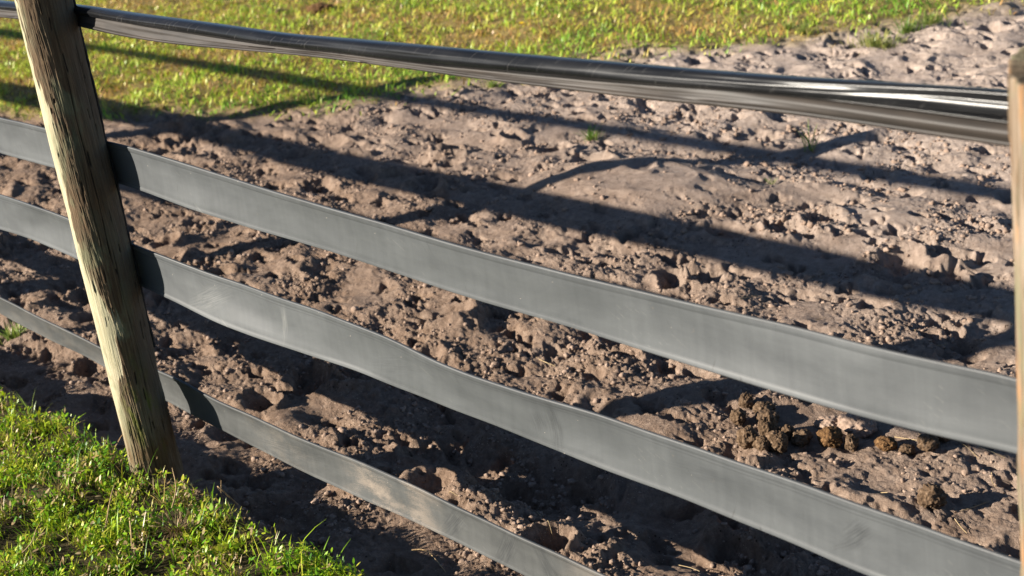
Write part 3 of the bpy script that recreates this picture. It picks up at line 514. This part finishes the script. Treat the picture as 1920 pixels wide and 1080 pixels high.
def build_near_turf():
    n = 200000
    x = rng.uniform(-1.6, 1.9, n); y = rng.uniform(-1.3, .1, n)
    w = grass_near(x, y)
    k = rng.uniform(0, 1, n) < w * np.where((x > -1.0) & (x < 1.15) & (y > -.75), 1.0, .5) * np.clip(.55 + 1.3 * perlin(x * 9, y * 9, 55) + .9 * perlin(x * 24, y * 24, 155), .06, 1)
    # nothing grows where the posts stand
    k &= (np.hypot(x + .02, y) > .062) & (np.hypot(x - 2.469, y) > .07)
    x, y = x[k], y[k]; n = len(x)
    leafy = rng.uniform(0, 1, n) < .55
    clump = perlin(x * 7, y * 7, 56); clump2 = perlin(x * 23, y * 23, 57)
    hgt = np.clip(.032 + .026 * clump + .03 * clump2, .002, .09)
    z = height(x, y) + np.where(leafy, rng.uniform(0, 1, n) ** .7 * hgt, 0)
    length = np.where(leafy, rng.uniform(.007, .018, n), rng.uniform(.02, .05, n) * (1 + .5 * clump))
    tall = (~leafy) & (rng.uniform(0, 1, n) < .03)
    length = np.where(tall, rng.uniform(.06, .10, n), length)
    width = np.where(leafy, length * rng.uniform(.3, .55, n), rng.uniform(.0016, .0032, n))
    lean = np.where(leafy, rng.uniform(.4, 1.5, n), rng.uniform(.0, .8, n)); curl = np.where(leafy, rng.uniform(-.4, .7, n), rng.uniform(.1, 1.2, n))
    tint = np.clip(.46 + .30 * perlin(x * 4, y * 4, 58) + .3 * clump2 + rng.normal(0, .24, n), .16, 1)
    dead = rng.uniform(0, 1, n) < np.clip(.22 + .65 * perlin(x * 6, y * 6, 59), .07, .65)
    tint = np.where(dead, rng.uniform(0, .15, n), tint)
    o = blades('near_grass', np.stack([x, y, z], 1), rng.uniform(0, 6.283, n), length, width, lean, curl, tint, M_TURF, leafy)
    tag(o, 'low leafy green turf at the outer foot of the fence', 'grass', None, 'stuff')
build_near_turf()

def build_far_lawn():
    n = 420000
    # denser toward the fence, thinner with distance
    x = rng.uniform(-12, 1.5, n); y = 1.2 + 10.5 * rng.uniform(0, 1, n) ** 1.5
    w = grass_far(x, y)
    patch = perlin(x * 1.7, y * 1.7, 61) + .7 * perlin(x * 5, y * 5, 62)
    k = rng.uniform(0, 1, n) < w * np.clip(.85 - .5 * np.clip(patch, 0, 1), .2, 1)
    x, y, patch = x[k], y[k], patch[k]; n = len(x)
    fine = perlin(x * 12, y * 12, 63)
    z = height(x, y)
    length = np.clip(rng.uniform(.02, .05, n) * (1 + .7 * fine), .012, .09)
    width = rng.uniform(.004, .009, n)
    inner = sstep(.1, 1.5, np.interp(y, EDGE_Y, EDGE_X) - x)
    tint = np.clip(.72 - .26 * inner - .42 * np.clip(patch + .05, -1, 1.2) + .28 * fine + rng.normal(0, .15, n), .1, 1)
    dead = rng.uniform(0, 1, n) < np.clip(.10 + .12 * inner + .9 * np.clip(patch - .15, -.1, 1), .05, .85)
    tint = np.where(dead, rng.uniform(0, .34, n), tint)
    o = blades('far_grass', np.stack([x, y, z], 1), rng.uniform(0, 6.283, n), length, width, rng.uniform(.1, 1.2, n), rng.uniform(.1, 1.1, n), tint, M_LAWN)
    tag(o, 'sunlit yellow green lawn beyond the bare soil', 'grass', None, 'stuff')
build_far_lawn()

TUFT_DEF = [  # spot, spread, count, blade length, tint centre, label
    (0, .17, 260, .065, .22, 'wide pale grass tuft, largest on the bare soil beyond the top band'),
    (1, .07, 90, .08, .4, 'small round green tuft beside the lawn edge beyond the top band'),
    (2, .07, 110, .09, .75, 'bright green tuft just beyond the widest pale tuft'),
    (3, .10, 120, .08, .45, 'olive tuft farthest right on the pale sand beyond the fence'),
    (4, .055, 70, .07, .8, 'green sprig growing in the shadow of the top band'),
    (5, .03, 16, .13, .45, 'tall thin grass sprig under the right half of the top band'),
    (7, .02, 9, .06, .6, 'tiny green shoot just below the shadow of the top band'),
    (8, .07, 90, .06, .5, 'low weed at the left picture edge under the bottom band'),
    (9, .012, 5, .11, .85, 'tall bent grass sprig at the turf edge left of the leaning post'),
    (11, .06, 90, .05, .6, 'low green tuft where the lawn gives way to soil'),
    (12, .05, 60, .06, .45, 'sparse tuft between the lawn edge and the wide pale tuft'),
]
for i, sp, cnt, bl, tc, lab in TUFT_DEF:
    cx, cy = TUFTS[i]
    rr = np.minimum(np.abs(rng.normal(0, sp * .42, cnt)), sp * .85); aa = rng.uniform(0, 6.283, cnt)
    px, py = rr * np.cos(aa), rr * np.sin(aa)
    zz = height(cx + px, cy + py)
    z0 = hz(cx, cy)
    o = blades('grass_tuft', np.stack([px, py, zz - z0], 1), aa + rng.normal(0, .6, cnt), bl * rng.uniform(.4, 1.1, cnt), rng.uniform(.003, .006, cnt),
               rng.uniform(.0, .7, cnt), rng.uniform(.2, 1.1, cnt), np.clip(rng.normal(tc, .2, cnt), 0, 1), M_WEED)
    o.location = (cx, cy, z0)
    tag(o, lab, 'grass tuft', 'grass tufts on the paddock')

# ---------------------------------------------------------------- posts
def post(name, x0, y0, ztop, r0, r1, lean, seed, style, label, na=300, nz=900):
    P = np.random.default_rng(seed)
    zs = np.concatenate([np.linspace(-.35, ztop, nz)])
    th = np.linspace(0, 2 * np.pi, na, endpoint=False)
    Z, T = np.meshgrid(zs, th, indexing='ij')
    deg = (np.degrees(T) + 180) % 360 - 180
    u = T / (2 * np.pi)
    def pn(fa, fz, s):       # noise that closes round the post
        a = perlin(np.cos(T) * fa + 7, np.sin(T) * fa + Z * fz, seed + s); b = perlin(np.sin(T) * fa * .8 + Z * fz * 1.1, np.cos(T) * fa + 3 + Z * fz * .3, seed + s + 1)
        return .6 * a + .6 * b
    n1 = pn(1.6, 5, 1); n2 = pn(5, 9, 3); n3 = pn(14, 16, 5); n4 = pn(30, 26, 7)
    r = (r0 + (r1 - r0) * np.clip(Z / ztop, 0, 1)) * (1 + .028 * n1)
    # bark remnant: from the sunny flank round to the shaded side, broken in the middle
    left = -78 + 6 * np.sin(Z * 9) + 16 * n1 + 8 * n2
    if style == 'near':
        left = left + 46 * np.exp(-((Z - .40) / .085) ** 2) + 18 * np.exp(-((Z - .30) / .06) ** 2) - 6 * sstep(.6, 1.1, Z)
    bark = sstep(0, 5, deg - left + 9 * n3) * sstep(0, 8, 75 + 20 * n1 - deg + 12 * n3)
    if style == 'pale':
        bark = sstep(.35, .6, n2 + .6 * n1 + .4 * n3) * .8
    flake = .5 + .5 * n3
    r = r + bark * (.0014 + .0011 * flake + .0012 * n4) + .0005 * n4
    # cracks: narrow grooves that wander along the grain
    crack = np.zeros_like(Z)
    cl = [(-14, 1.15, .42, 1.0), (-6, .62, .12, .7), (-35, .36, .08, .9), (22, 1.1, .7, .8), (-48, .30, .1, .6), (-58, .17, -.02, 1.3), (-40, .14, -.02, 1.2), (-25, .2, -.02, 1.0), (-70, .10, -.02, 1.0), (30, .55, .1, .7), (140, 1.1, .1, 1), (-28, .82, .55, .7), (-52, 1.15, .9, .6)] if style == 'near' else \
         [(P.uniform(-180, 180), P.uniform(.6, 1.15), P.uniform(.05, .5), P.uniform(.5, 1)) for _ in range(14)]
    for (a, zh, zl, w) in cl:
        path = a + 3 * np.sin(Z * 5 + a) + 1.2 * np.sin(Z * 23 + a * 2) + 1.5 * n3
        dd = np.abs((deg - path + 180) % 360 - 180)
        env = sstep(zl - .02, zl + .08, Z) * sstep(zh + .02, zh - .08, Z)
        crack = np.maximum(crack, (1 - sstep(.4 * w, 1.5 * w, dd)) * env * np.clip(.7 + 1.2 * n2, .15, 1))
    # short nicks and knots in the bark
    for _ in range(34):
        a = P.uniform(-85, 40); zc = P.uniform(.02, ztop); L = P.uniform(.006, .03); wd = P.uniform(.8, 2.6); sl = P.uniform(-60, 60)
        dd = np.abs(deg - a - sl * (Z - zc))
        crack = np.maximum(crack, (1 - sstep(.5 * wd, wd, dd)) * (1 - sstep(.6 * L, L, np.abs(Z - zc))) * (.4 + .6 * bark) * .9)
    r = r - .0036 * crack
    damp = sstep(.24, .03, Z + .05 * n1 + .05 * n2 + .03 * n3)
    moss = sstep(.38, .15, Z) * sstep(.0, .12, Z) * sstep(-75, -50, deg) * sstep(25, -10, deg)
    shade_bloom = sstep(-22, 20, deg + 12 * n1) * sstep(150, 110, deg) if style == 'near' else .35 * np.clip(n1 + .4, 0, 1)  # patina on the flank away from the sun, with shade painted into it
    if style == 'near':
        shade_bloom = np.maximum(shade_bloom, .55 * sstep(.2, .5, n1 + .5 * n2) * (1 - bark) * sstep(-70, -40, deg))
    bark = bark * (1 - .55 * damp)
    # flared, frayed foot
    r = r * (1 + .05 * sstep(.06, -.02, Z))
    X = r * np.cos(T) + lean[0] * Z; Y = r * np.sin(T) + lean[1] * Z
    Zv = Z.copy()
    if style == 'pale':          # skewed, chipped saw cut at the top
        top = sstep(ztop - .12, ztop, Z)
        Zv = Z + top * (.018 * np.cos(T - 2.2) + .006 * n3 - .01 * sstep(.2, .6, n2))
    V = np.stack([X, Y, Zv], -1).reshape(-1, 3)
    Q = grid_quads(len(zs), na, True)
    at = {'bark': bark.ravel(), 'crack': crack.ravel(), 'damp': damp.ravel(), 'moss': moss.ravel(), 'shade_bloom': (shade_bloom + 0 * Z).ravel()}
    # end grain: rings of vertices closing the top
    base = (len(zs) - 1) * na
    ring = V[base:base + na]; ctr = ring.mean(0)
    extra, prev = [], np.arange(base, base + na); cnt = len(V); ex = {k: [] for k in at}
    for f in (.93, .6, .3, .02):
        pts = ctr + (ring - ctr) * f; pts[:, 2] = ctr[2] + (ring[:, 2] - ctr[2]) * f - .003 * (1 - f) + .0015 * np.sin(np.arange(na) * .9 + f * 20)
        extra.append(pts); cur = np.arange(cnt, cnt + na); cnt += na
        Q = np.concatenate([Q, np.stack([prev, np.roll(prev, -1), np.roll(cur, -1), cur], 1)]); prev = cur
        for k2, v in (('bark', .9), ('crack', .25), ('damp', .0), ('moss', 0), ('shade_bloom', .8)): ex[k2].append(np.full(na, v))
    V = np.concatenate([V] + extra)
    at = {k2: np.concatenate([v] + ex[k2]) for k2, v in at.items()}
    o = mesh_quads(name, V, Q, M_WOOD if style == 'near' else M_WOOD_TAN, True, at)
    o.location = (x0, y0, 0)
    tag(o, label, 'fence post', 'round wooden posts of the rubber band fence')
    return o

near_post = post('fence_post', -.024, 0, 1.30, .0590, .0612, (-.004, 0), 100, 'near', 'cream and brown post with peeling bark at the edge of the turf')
def backing_strip(parent):
    zs = np.linspace(.30, 1.22, 160)
    hw = .027 + .006 * perlin(zs * 9, zs * 0 + 3, 91) + .003 * perlin(zs * 40, zs * 0 + 3, 92)
    ys = np.array([.0575, .0622])
    V = []
    for z, w in zip(zs, hw):
        for px, py in ((-.022, ys[0]), (w, ys[0]), (w, ys[1]), (-.022, ys[1])): V.append((px - .004 * z, py, z))
    o = mesh_quads('backing_strip', np.array(V), grid_quads(len(zs), 4, True), M_STRIP, False)
    o.parent = parent
    o['label'] = 'ragged dark rubber strip behind the post'
backing_strip(near_post)
post('fence_post', 2.464, 0, 1.232, .062, .064, (-.006, 0), 200, 'pale', 'pale post with chipped sawn top at the right edge of the photo', 240, 500)
post('fence_post', -2.27, 0, 1.30, .059, .060, (0, 0), 300, 'pale', 'post outside the left edge whose shadow crosses the soil', 100, 200)
post('fence_post', -4.72, 0, 1.28, .059, .060, (0, 0), 400, 'pale', 'second post outside the left edge, farthest from the pale post', 100, 200)

# ---------------------------------------------------------------- rubber bands
def extend(tab, jit, seed):
    """carry a band's span on to the neighbouring posts on either side"""
    t = np.array(tab)                      # x, y, z of the top edge, x, y, z of the bottom edge
    L, R = t[0], t[-1]
    nl, nr = [], []
    for x in np.arange(-9.6, L[0] - .04, .08):
        v = L.copy(); s = x - L[0]; w = 1 - math.exp(s * 2.0)
        v += w * jit * np.array([0, math.sin(x * 2.3 + seed), math.sin(x * 1.7 + seed * 2), 0, math.sin(x * 2.9 + seed), math.sin(x * 1.5 + seed)])
        v[0] += s; v[3] += s; nl.append(v)
    for x in np.arange(R[0] + .08, 5.0, .08):
        v = R.copy(); v[0] += x - R[0]; v[3] += x - R[0]; nr.append(v)
    return np.concatenate([np.array(nl), t, np.array(nr)])

def resample(t, step):
    xs = np.arange(t[0, 0], t[-1, 0], step)
    # smooth the polyline between stations
    out = [xs]
    for k in range(1, t.shape[1]):
        v = np.interp(xs, t[:, 0], t[:, k])
        w = np.exp(-.5 * (np.arange(-12, 13) / 5.0) ** 2); w /= w.sum()
        out.append(np.convolve(np.pad(v, 12, 'edge'), w, 'valid'))
    return np.stack(out, 1)

def sheet(name, mid, thick, mat, vcoord, extra=None):
    """a belt of real thickness from centre lines mid[station][point][xyz]"""
    ns, npt, _ = mid.shape
    tg = np.gradient(mid, axis=1)
    nrm = np.stack([0 * tg[..., 0], -tg[..., 2], tg[..., 1]], -1)
    nrm /= np.linalg.norm(nrm, axis=-1, keepdims=True) + 1e-9
    th = np.asarray(thick).reshape(1, -1, 1) if np.ndim(thick) else thick
    A = mid + nrm * th * .5; B = (mid - nrm * th * .5)[:, ::-1]
    # rounded edges: one extra point at either end
    e1 = mid[:, -1:] + tg[:, -1:] / np.linalg.norm(tg[:, -1:], axis=-1, keepdims=True) * .0016
    e0 = mid[:, :1] - tg[:, :1] / np.linalg.norm(tg[:, :1], axis=-1, keepdims=True) * .0016
    ringp = np.concatenate([A, e1, B, e0], 1)
    nc = ringp.shape[1]
    Q = grid_quads(ns, nc, True)
    v = np.concatenate([vcoord, [vcoord[-1]], vcoord[::-1] + .5, [vcoord[0]]])
    uv = np.stack([np.repeat(mid[:, 0, 0], nc), np.tile(v, ns)], 1)
    edge = np.zeros(nc); edge[npt] = 1; edge[-1] = 1; edge[npt - 1] = .55; edge[npt - 2] = .3; edge[0] = .25
    at = {'edge': np.tile(edge, ns)}
    for k, a in (extra or {}).items():
        a = np.asarray(a)
        at[k] = np.tile(np.concatenate([a, [a[-1]], a[::-1] * 0 + a.mean() * 0, [a[0]]]), ns)
    return mesh_quads(name, ringp.reshape(-1, 3), Q, mat, True, at, uv)

def plain_band(tab, seed, width, mat, label, cup, ripple):
    t = resample(extend(tab, .012, seed), .012)
    ns = len(t); xs = t[:, 0]
    v = np.array([0, .012, .03, .045, .07, .085, .11, .2, .35, .5, .65, .8, .87, .895, .92, .94, .96, .98, 1.0])
    top = t[:, [0, 1, 2]]; bot = t[:, [3, 4, 5]]
    mid = bot[:, None] * (1 - v[None, :, None]) + top[:, None] * v[None, :, None]
    # slightly dished across, with faint ripples along; moulded lips near both edges
    n = perlin(xs * 3.1, xs * 0 + seed, 70)[:, None]
    mid[:, :, 1] += (cup * (1 + .7 * n)) * (4 * v * (1 - v))[None] + ripple * perlin(xs[:, None] * 5 + 0 * v[None], v[None] * 2.2 + 0 * xs[:, None], 71 + seed)
    lip = .7 * np.exp(-((v - .94) / .018) ** 2) - .8 * np.exp(-((v - .885) / .012) ** 2) + .25 * np.exp(-((v - .035) / .02) ** 2) - .35 * np.exp(-((v - .085) / .014) ** 2)
    mid[:, :, 1] -= .0007 * lip[None]
    thick = .0058 + .0007 * lip
    o = sheet('rubber_band', mid, thick, mat, v * width)
    tag(o, label, 'rubber band', 'flat rubber bands of the fence')
    return o

plain_band(BAND_2, 2, .106, M_BAND, 'flat grey rubber band just below the folded black one', .004, .0018)
plain_band(BAND_3, 3, .112, M_BAND_SCUFFED, 'flat grey rubber band with a twist in its upper edge, above the dusty lowest one', .006, .003)
plain_band(BAND_4, 4, .100, M_BAND_DUSTY, 'lowest rubber band, narrow, dusty and scuffed, close to the soil', .005, .003)

def folded_band():
    t0 = np.array(BAND_1)
    pad_l = [[x, t0[0, 1] + .014 + .006 * math.sin(x * 2), t0[0, 2] + .005 * math.sin(x * 2 + 1), t0[0, 3] + .006 * math.sin(x * 1.6)] for x in np.arange(-9.6, t0[0, 0] - .04, .08)]
    pad_r = [[x, t0[-1, 1] - .1 * 0, t0[-1, 2], t0[-1, 3]] for x in np.arange(t0[-1, 0] + .08, 5.0, .08)]
    t = resample(np.concatenate([np.array(pad_l), t0, np.array(pad_r)]), .01)
    xs, zt, zm, zb = t.T
    # cross section in units: a = along flap, b = roll. Control (y, kind, frac)
    n = perlin(xs * 2.3, xs * 0 + 5, 81)
    open_r = sstep(1.75, 2.35, xs) * sstep(3.1, 2.55, xs)           # pleats spread toward the right post
    pinch = sstep(.34, .05, xs) * sstep(-.25, .0, xs)               # squeezed where it meets the leaning post
    def ring(zfrac, yoff):       # points of one line along the belt
        return np.stack([xs, .058 + yoff, zfrac], 1)
    roll_h = zt - zm
    dep = (.019 + .004 * n) * (1 - .5 * open_r) * (1 - .3 * pinch)
    zc = (zt + zm) / 2
    lines = []
    fl = []
    def add(z, y, f): lines.append(ring(z, y)); fl.append(f)
    flap_h = zm - zb
    # the flap, facing the sun
    add(zb, -.004 + .004 * n, 1); add(zb + .08 * flap_h, -.0062 + .004 * n, 1); add(zb + .16 * flap_h, -.004 + .004 * n, 1)
    for q in (.35, .6, .85):
        add(zb + q * flap_h, -.003 + .004 * n * (1 - q) + .006 * q - .010 * open_r * math.sin(q * 3.1) + .004 * open_r * math.sin(q * 9), 1)
    add(zm + .05 * roll_h, .008 + 0 * n, .8)
    add(zm + .3 * roll_h, .016 + 0 * n, .5)
    add(zm + .62 * roll_h, .019 + 0 * n, .3)
    # over the top and forward: the roll
    add(zm + .88 * roll_h, .014 + 0 * n, .1)
    for a in np.radians([62, 35, 10, -15, -40, -65, -85]):
        z = zc + roll_h * .5 * math.sin(a) * 1.0; y = .004 - dep * math.cos(a) + .0025 * open_r * math.sin(a * 3.3 + .6)
        add(z, y, 0)
    add(zm + (.10 - .14 * open_r) * roll_h, .001 - .013 * open_r, 0)
    mid = np.stack(lines, 1)
    # refine the section with a smooth curve (Catmull-Rom)
    P = np.concatenate([mid[:, :1] * 2 - mid[:, 1:2], mid, mid[:, -1:] * 2 - mid[:, -2:-1]], 1)
    out, f2 = [], []
    F = np.array([fl[0]] + fl + [fl[-1]])
    for i in range(1, P.shape[1] - 2):
        for s in (0, .33, .66):
            p0, p1, p2, p3 = P[:, i - 1], P[:, i], P[:, i + 1], P[:, i + 2]
            out.append(.5 * ((2 * p1) + (p2 - p0) * s + (2 * p0 - 5 * p1 + 4 * p2 - p3) * s * s + (-p0 + 3 * p1 - 3 * p2 + p3) * s ** 3))
            f2.append(F[i] * (1 - s) + F[i + 1] * s)
    out.append(P[:, -2]); f2.append(F[-1])
    mid = np.stack(out, 1)
    mid[:, :, 1] += .0022 * perlin(xs[:, None] * 3 + 0 * mid[:, :, 1], np.arange(mid.shape[1])[None] * .3 + 0 * mid[:, :, 1], 83) + .0004 * perlin(xs[:, None] * 12 + 0 * mid[:, :, 1], np.arange(mid.shape[1])[None] * .4 + 0 * mid[:, :, 1], 84)
    o = sheet('rubber_band', mid, .0042, M_TOP, np.linspace(0, .16, mid.shape[1]), {'flap': f2})
    tag(o, 'glossy black rubber band folded over on itself along the top of the fence', 'rubber band', 'folded top rubber band')
folded_band()

# ---------------------------------------------------------------- dung, clods
def lump(name, x, y, rw, rh, seed, mat, label, cat, group, stretch=(1, 1, 1), sink=.25, rz=0.0, fine=.16):
    V0, F0 = lump.tpl
    off = Vector((seed * 3.1, seed * 1.7, seed * .9))
    P = []
    for v in V0:
        q = Vector(v)
        d = 1 + .26 * mnoise.noise(q * 1.4 + off) + fine * mnoise.noise(q * 4.2 + off) + fine * .55 * mnoise.noise(q * 10 + off)
        P.append(q * d)
    P = np.array([p[:] for p in P]) * np.array(stretch) * np.array([rw, rw, rh])
    o = mesh_quads(name, P, F0, mat, True)
    o.location = (x, y, hz(x, y) + rh * (1 - sink))
    o.rotation_euler = (0, 0, rz)
    tag(o, label, cat, group)
lump.tpl = ico_template(5)
DUNG = [
    (0, (1, 1, 1), 'knobbly dung ball farthest left and highest in the dung heap', 0),
    (1, (1.2, 1, 1), 'small dry dung ball just right of the topmost ball', 0),
    (2, (1, 1, 1), 'crumbling dung ball at the left end of the dung heap', 0),
    (3, (1.3, 1, 1), 'wide crumbled dung lump in the middle of the left heap', 0),
    (4, (.9, .9, 1.15), 'sand covered dung lump standing upright in the left heap', 0),
    (5, (.85, 1, 1), 'long oblong dung ball lowest in the left heap', 0),
    (6, (1, 1, 1), 'round dung ball resting against the long oblong ball', 0),
    (7, (1, 1, 1), 'pale sandy dung lump at the front left of the heap', 0),
    (8, (1, 1, 1), 'angular dung piece between the left heap and the gritty ball', 0),
    (9, (1.2, 1, 1), 'gritty dung ball at the right end of the left heap', 0),
    (10, (1.1, 1, 1), 'broken open orange brown dung ball in the middle of the droppings', 1),
    (11, (.9, 1, 1), 'small dark dung ball right beside the broken orange one', 0),
    (14, (1.2, 1, 1), 'flat fibrous dung crumb right of the sand covered clod', 1),
    (15, (1.1, 1, 1), 'small dark dung crumb between the fibrous crumb and the right hand balls', 0),
    (16, (1.25, 1, 1), 'sandy oblong dung ball at the right end of the droppings', 0),
    (17, (1, 1, 1), 'round dung ball behind the sandy oblong one', 0),
    (18, (1, 1, 1), 'dark dung ball tucked under the lower edge of the grey band', 0),
]
for i, st, lab, fresh in DUNG:
    x, y, rw, rh = LUMPS[i]
    lump('dung_ball', x, y, rw * 1.22, rh * 1.25, i + 1, M_DUNG_FRESH if fresh else M_DUNG, lab, 'dung', 'horse droppings on the paddock', st, .25, i * .9)
lump('soil_clod', LUMPS[12][0], LUMPS[12][1], LUMPS[12][2], LUMPS[12][3], 31, M_CLOD, 'large sandy soil clod behind the broken orange dung ball', 'soil clod', 'soil clods', (1.1, 1, 1), .35)
lump('soil_clod', LUMPS[13][0], LUMPS[13][1], LUMPS[13][2], LUMPS[13][3], 32, M_CLOD, 'low sandy clod left of the largest clod by the dung', 'soil clod', 'soil clods', (1.2, 1, 1), .4)
lump('dung_ball', LUMPS[19][0], LUMPS[19][1], LUMPS[19][2], LUMPS[19][3], 41, M_DUNG, 'single round dung ball lying alone above the twisted grey band at right', 'dung', 'horse droppings on the paddock', (1.05, 1, 1), .25)
lump('soil_clod', LUMPS[20][0], LUMPS[20][1], .062, .026, 51, M_DUNG_FRESH, 'orange brown earth heap on the far lawn', 'soil clod', 'soil clods', (1.3, 1, 1), .35, .4, .3)
lump('soil_clod', LUMPS[21][0], LUMPS[21][1], .035, .016, 52, M_DUNG, 'dark earth clod left of the orange brown heap on the lawn', 'soil clod', 'soil clods', (1.3, 1, 1), .35)

# ---------------------------------------------------------------- straws and dry stems
def tube(name, pts, r, mat, label, cat, group, taper=.6, nsub=6):
    pts = [Vector(p) for p in pts]
    path = []
    for i in range(len(pts) - 1):
        p0 = pts[max(i - 1, 0)]; p1 = pts[i]; p2 = pts[i + 1]; p3 = pts[min(i + 2, len(pts) - 1)]
        for k in range(nsub):
            s = k / nsub
            path.append(.5 * ((2 * p1) + (p2 - p0) * s + (2 * p0 - 5 * p1 + 4 * p2 - p3) * s * s + (-p0 + 3 * p1 - 3 * p2 + p3) * s ** 3))
    path.append(pts[-1])
    o0 = pts[0].copy()
    V = []; m = 7
    for i, p in enumerate(path):
        d = (path[min(i + 1, len(path) - 1)] - path[max(i - 1, 0)]).normalized()
        a = d.cross(Vector((0, 0, 1)) if abs(d.z) < .9 else Vector((1, 0, 0))).normalized(); b = d.cross(a)
        rr = r * (1 - (1 - taper) * i / (len(path) - 1)) * (1 + .12 * math.sin(i * 2.1))
        for k in range(m):
            an = 2 * math.pi * k / m
            V.append((p - o0) + (a * math.cos(an) + b * math.sin(an)) * rr)
    o = mesh_quads(name, np.array([v[:] for v in V]), grid_quads(len(path), m, True), mat, True)
    o.location = o0
    tag(o, label, cat, group)
    return o

STRAW_LAB = ['short pale straw in the shaded soil above the second band', 'thick tan straw chip near the post shadow', 'bent straw left of the pair at the right edge of the paddock',
             'straw right of the bent one below the post shadow', 'long tan straw right of the droppings', 'long straw lying near the pale post just below the second band', 'tan straw over the fibrous dung crumb',
             'thin straw leaning on the right hand dung balls', 'short straw near the pale post at the lower right', 'straw right of the single round dung ball pointing downhill', 'dark curved straw behind the single round dung ball',
             'pale straw crossing a lit ridge between the two lowest bands', 'straw bit in the hollow between the two lowest bands', 'thin straw right of the hollow between the two lowest bands', 'fine straw in the deep shade at the bottom of the photo',
             'thin straw left of the single round dung ball', 'curved straw between the second and third bands']
for (a, b), lab in zip(STRAWS, STRAW_LAB):
    m = [(a[0] + b[0]) / 2 + random.uniform(-.003, .003), (a[1] + b[1]) / 2 + random.uniform(-.006, .006)]
    za, zb, zm = hz(*a), hz(*b), hz(*m)
    zm = max(zm, (za + zb) / 2)
    tube('straw', [(a[0], a[1], za + .003), (m[0], m[1], zm + .004), (b[0], b[1], zb + .004)], random.uniform(.0008, .0014), M_STRAW, lab, 'straw', 'straws on the paddock soil')

STEM_LAB = ['pale branched stem lying on the dark soil under the lowest band', 'upright reddish stem at the turf edge right of the post', 'curved pale stem lying over the turf edge right of the post', 'tan stalk low in the middle of the turf',
            'bent dry stem in the turf left of the dead root clump', 'pale stem near the lower left corner of the turf', 'thin stem poking up from the dead root clump', 'curled dry stem at the foot of the leaning post']
for i, (s, lab) in enumerate(zip(STEMS, STEM_LAB)):
    up = [0.0, .075, .02, .03, .035, .03, .05, .04][i]
    pts = [(p[0], p[1], hz(*p) + .012 + (up * k / 2 if i not in (2, 7) else up * (1 if k == 1 else .4)) + (.02 if i else 0)) for k, p in enumerate(s)]
    if i == 1:
        p = s[0]; z = hz(*p)
        pts = [(p[0], p[1], z), (p[0] - .004, p[1] + .002, z + .04), (p[0] + .008, p[1] + .004, z + .085)]
    tube('dry_stem', pts, .0018, M_TWIG, lab, 'stem', 'dry stems in the near turf', .5)

# a clump of dead roots in the turf
cx, cy = MISC[2]
cnt = 220
rr = np.abs(rng.normal(0, .016, cnt)); aa = rng.uniform(0, 6.283, cnt)
px, py = rr * np.cos(aa), rr * np.sin(aa)
m_root = blade_material('dead_root', [(0, (.10, .06, .03)), (.6, (.22, .15, .08)), (1, (.36, .25, .13))], .1)
o = blades('dead_root_clump', np.stack([px, py, 0 * px + .012], 1), aa, rng.uniform(.015, .05, cnt), rng.uniform(.001, .0022, cnt), rng.uniform(.2, 1.1, cnt), rng.uniform(.2, 1.4, cnt), rng.uniform(0, 1, cnt), m_root)
o.location = (cx, cy, hz(cx, cy))
tag(o, 'brown clump of dead roots in the middle of the near turf', 'root clump')

# one yellow flower in the far lawn
fx, fy = MISC[0]
m_pet = plain_material('yellow_petal', [(.3, (.75, .45, .01)), (.7, (.85, .58, .02))], 80, .5, .1)
root = bpy.data.objects.new('lawn_flower', None); COL.objects.link(root)
root.empty_display_size = .05
root.location = (fx, fy, hz(fx, fy)); tag(root, 'single yellow flower in the far lawn', 'flower')
n = 14
a = np.linspace(0, 6.283, n, endpoint=False)
pet = blades('petals', np.stack([.002 * np.cos(a), .002 * np.sin(a), 0 * a + .055], 1), a, np.full(n, .016), np.full(n, .008), np.full(n, 1.0), np.full(n, .2), np.zeros(n), m_pet, np.ones(n, bool))
pet.parent = root
st = tube('stem', [(0, 0, 0), (.003, .002, .03), (0, 0, .056)], .0014, M_WEED, None, None, None)
st.parent = root; st.location = (0, 0, 0)
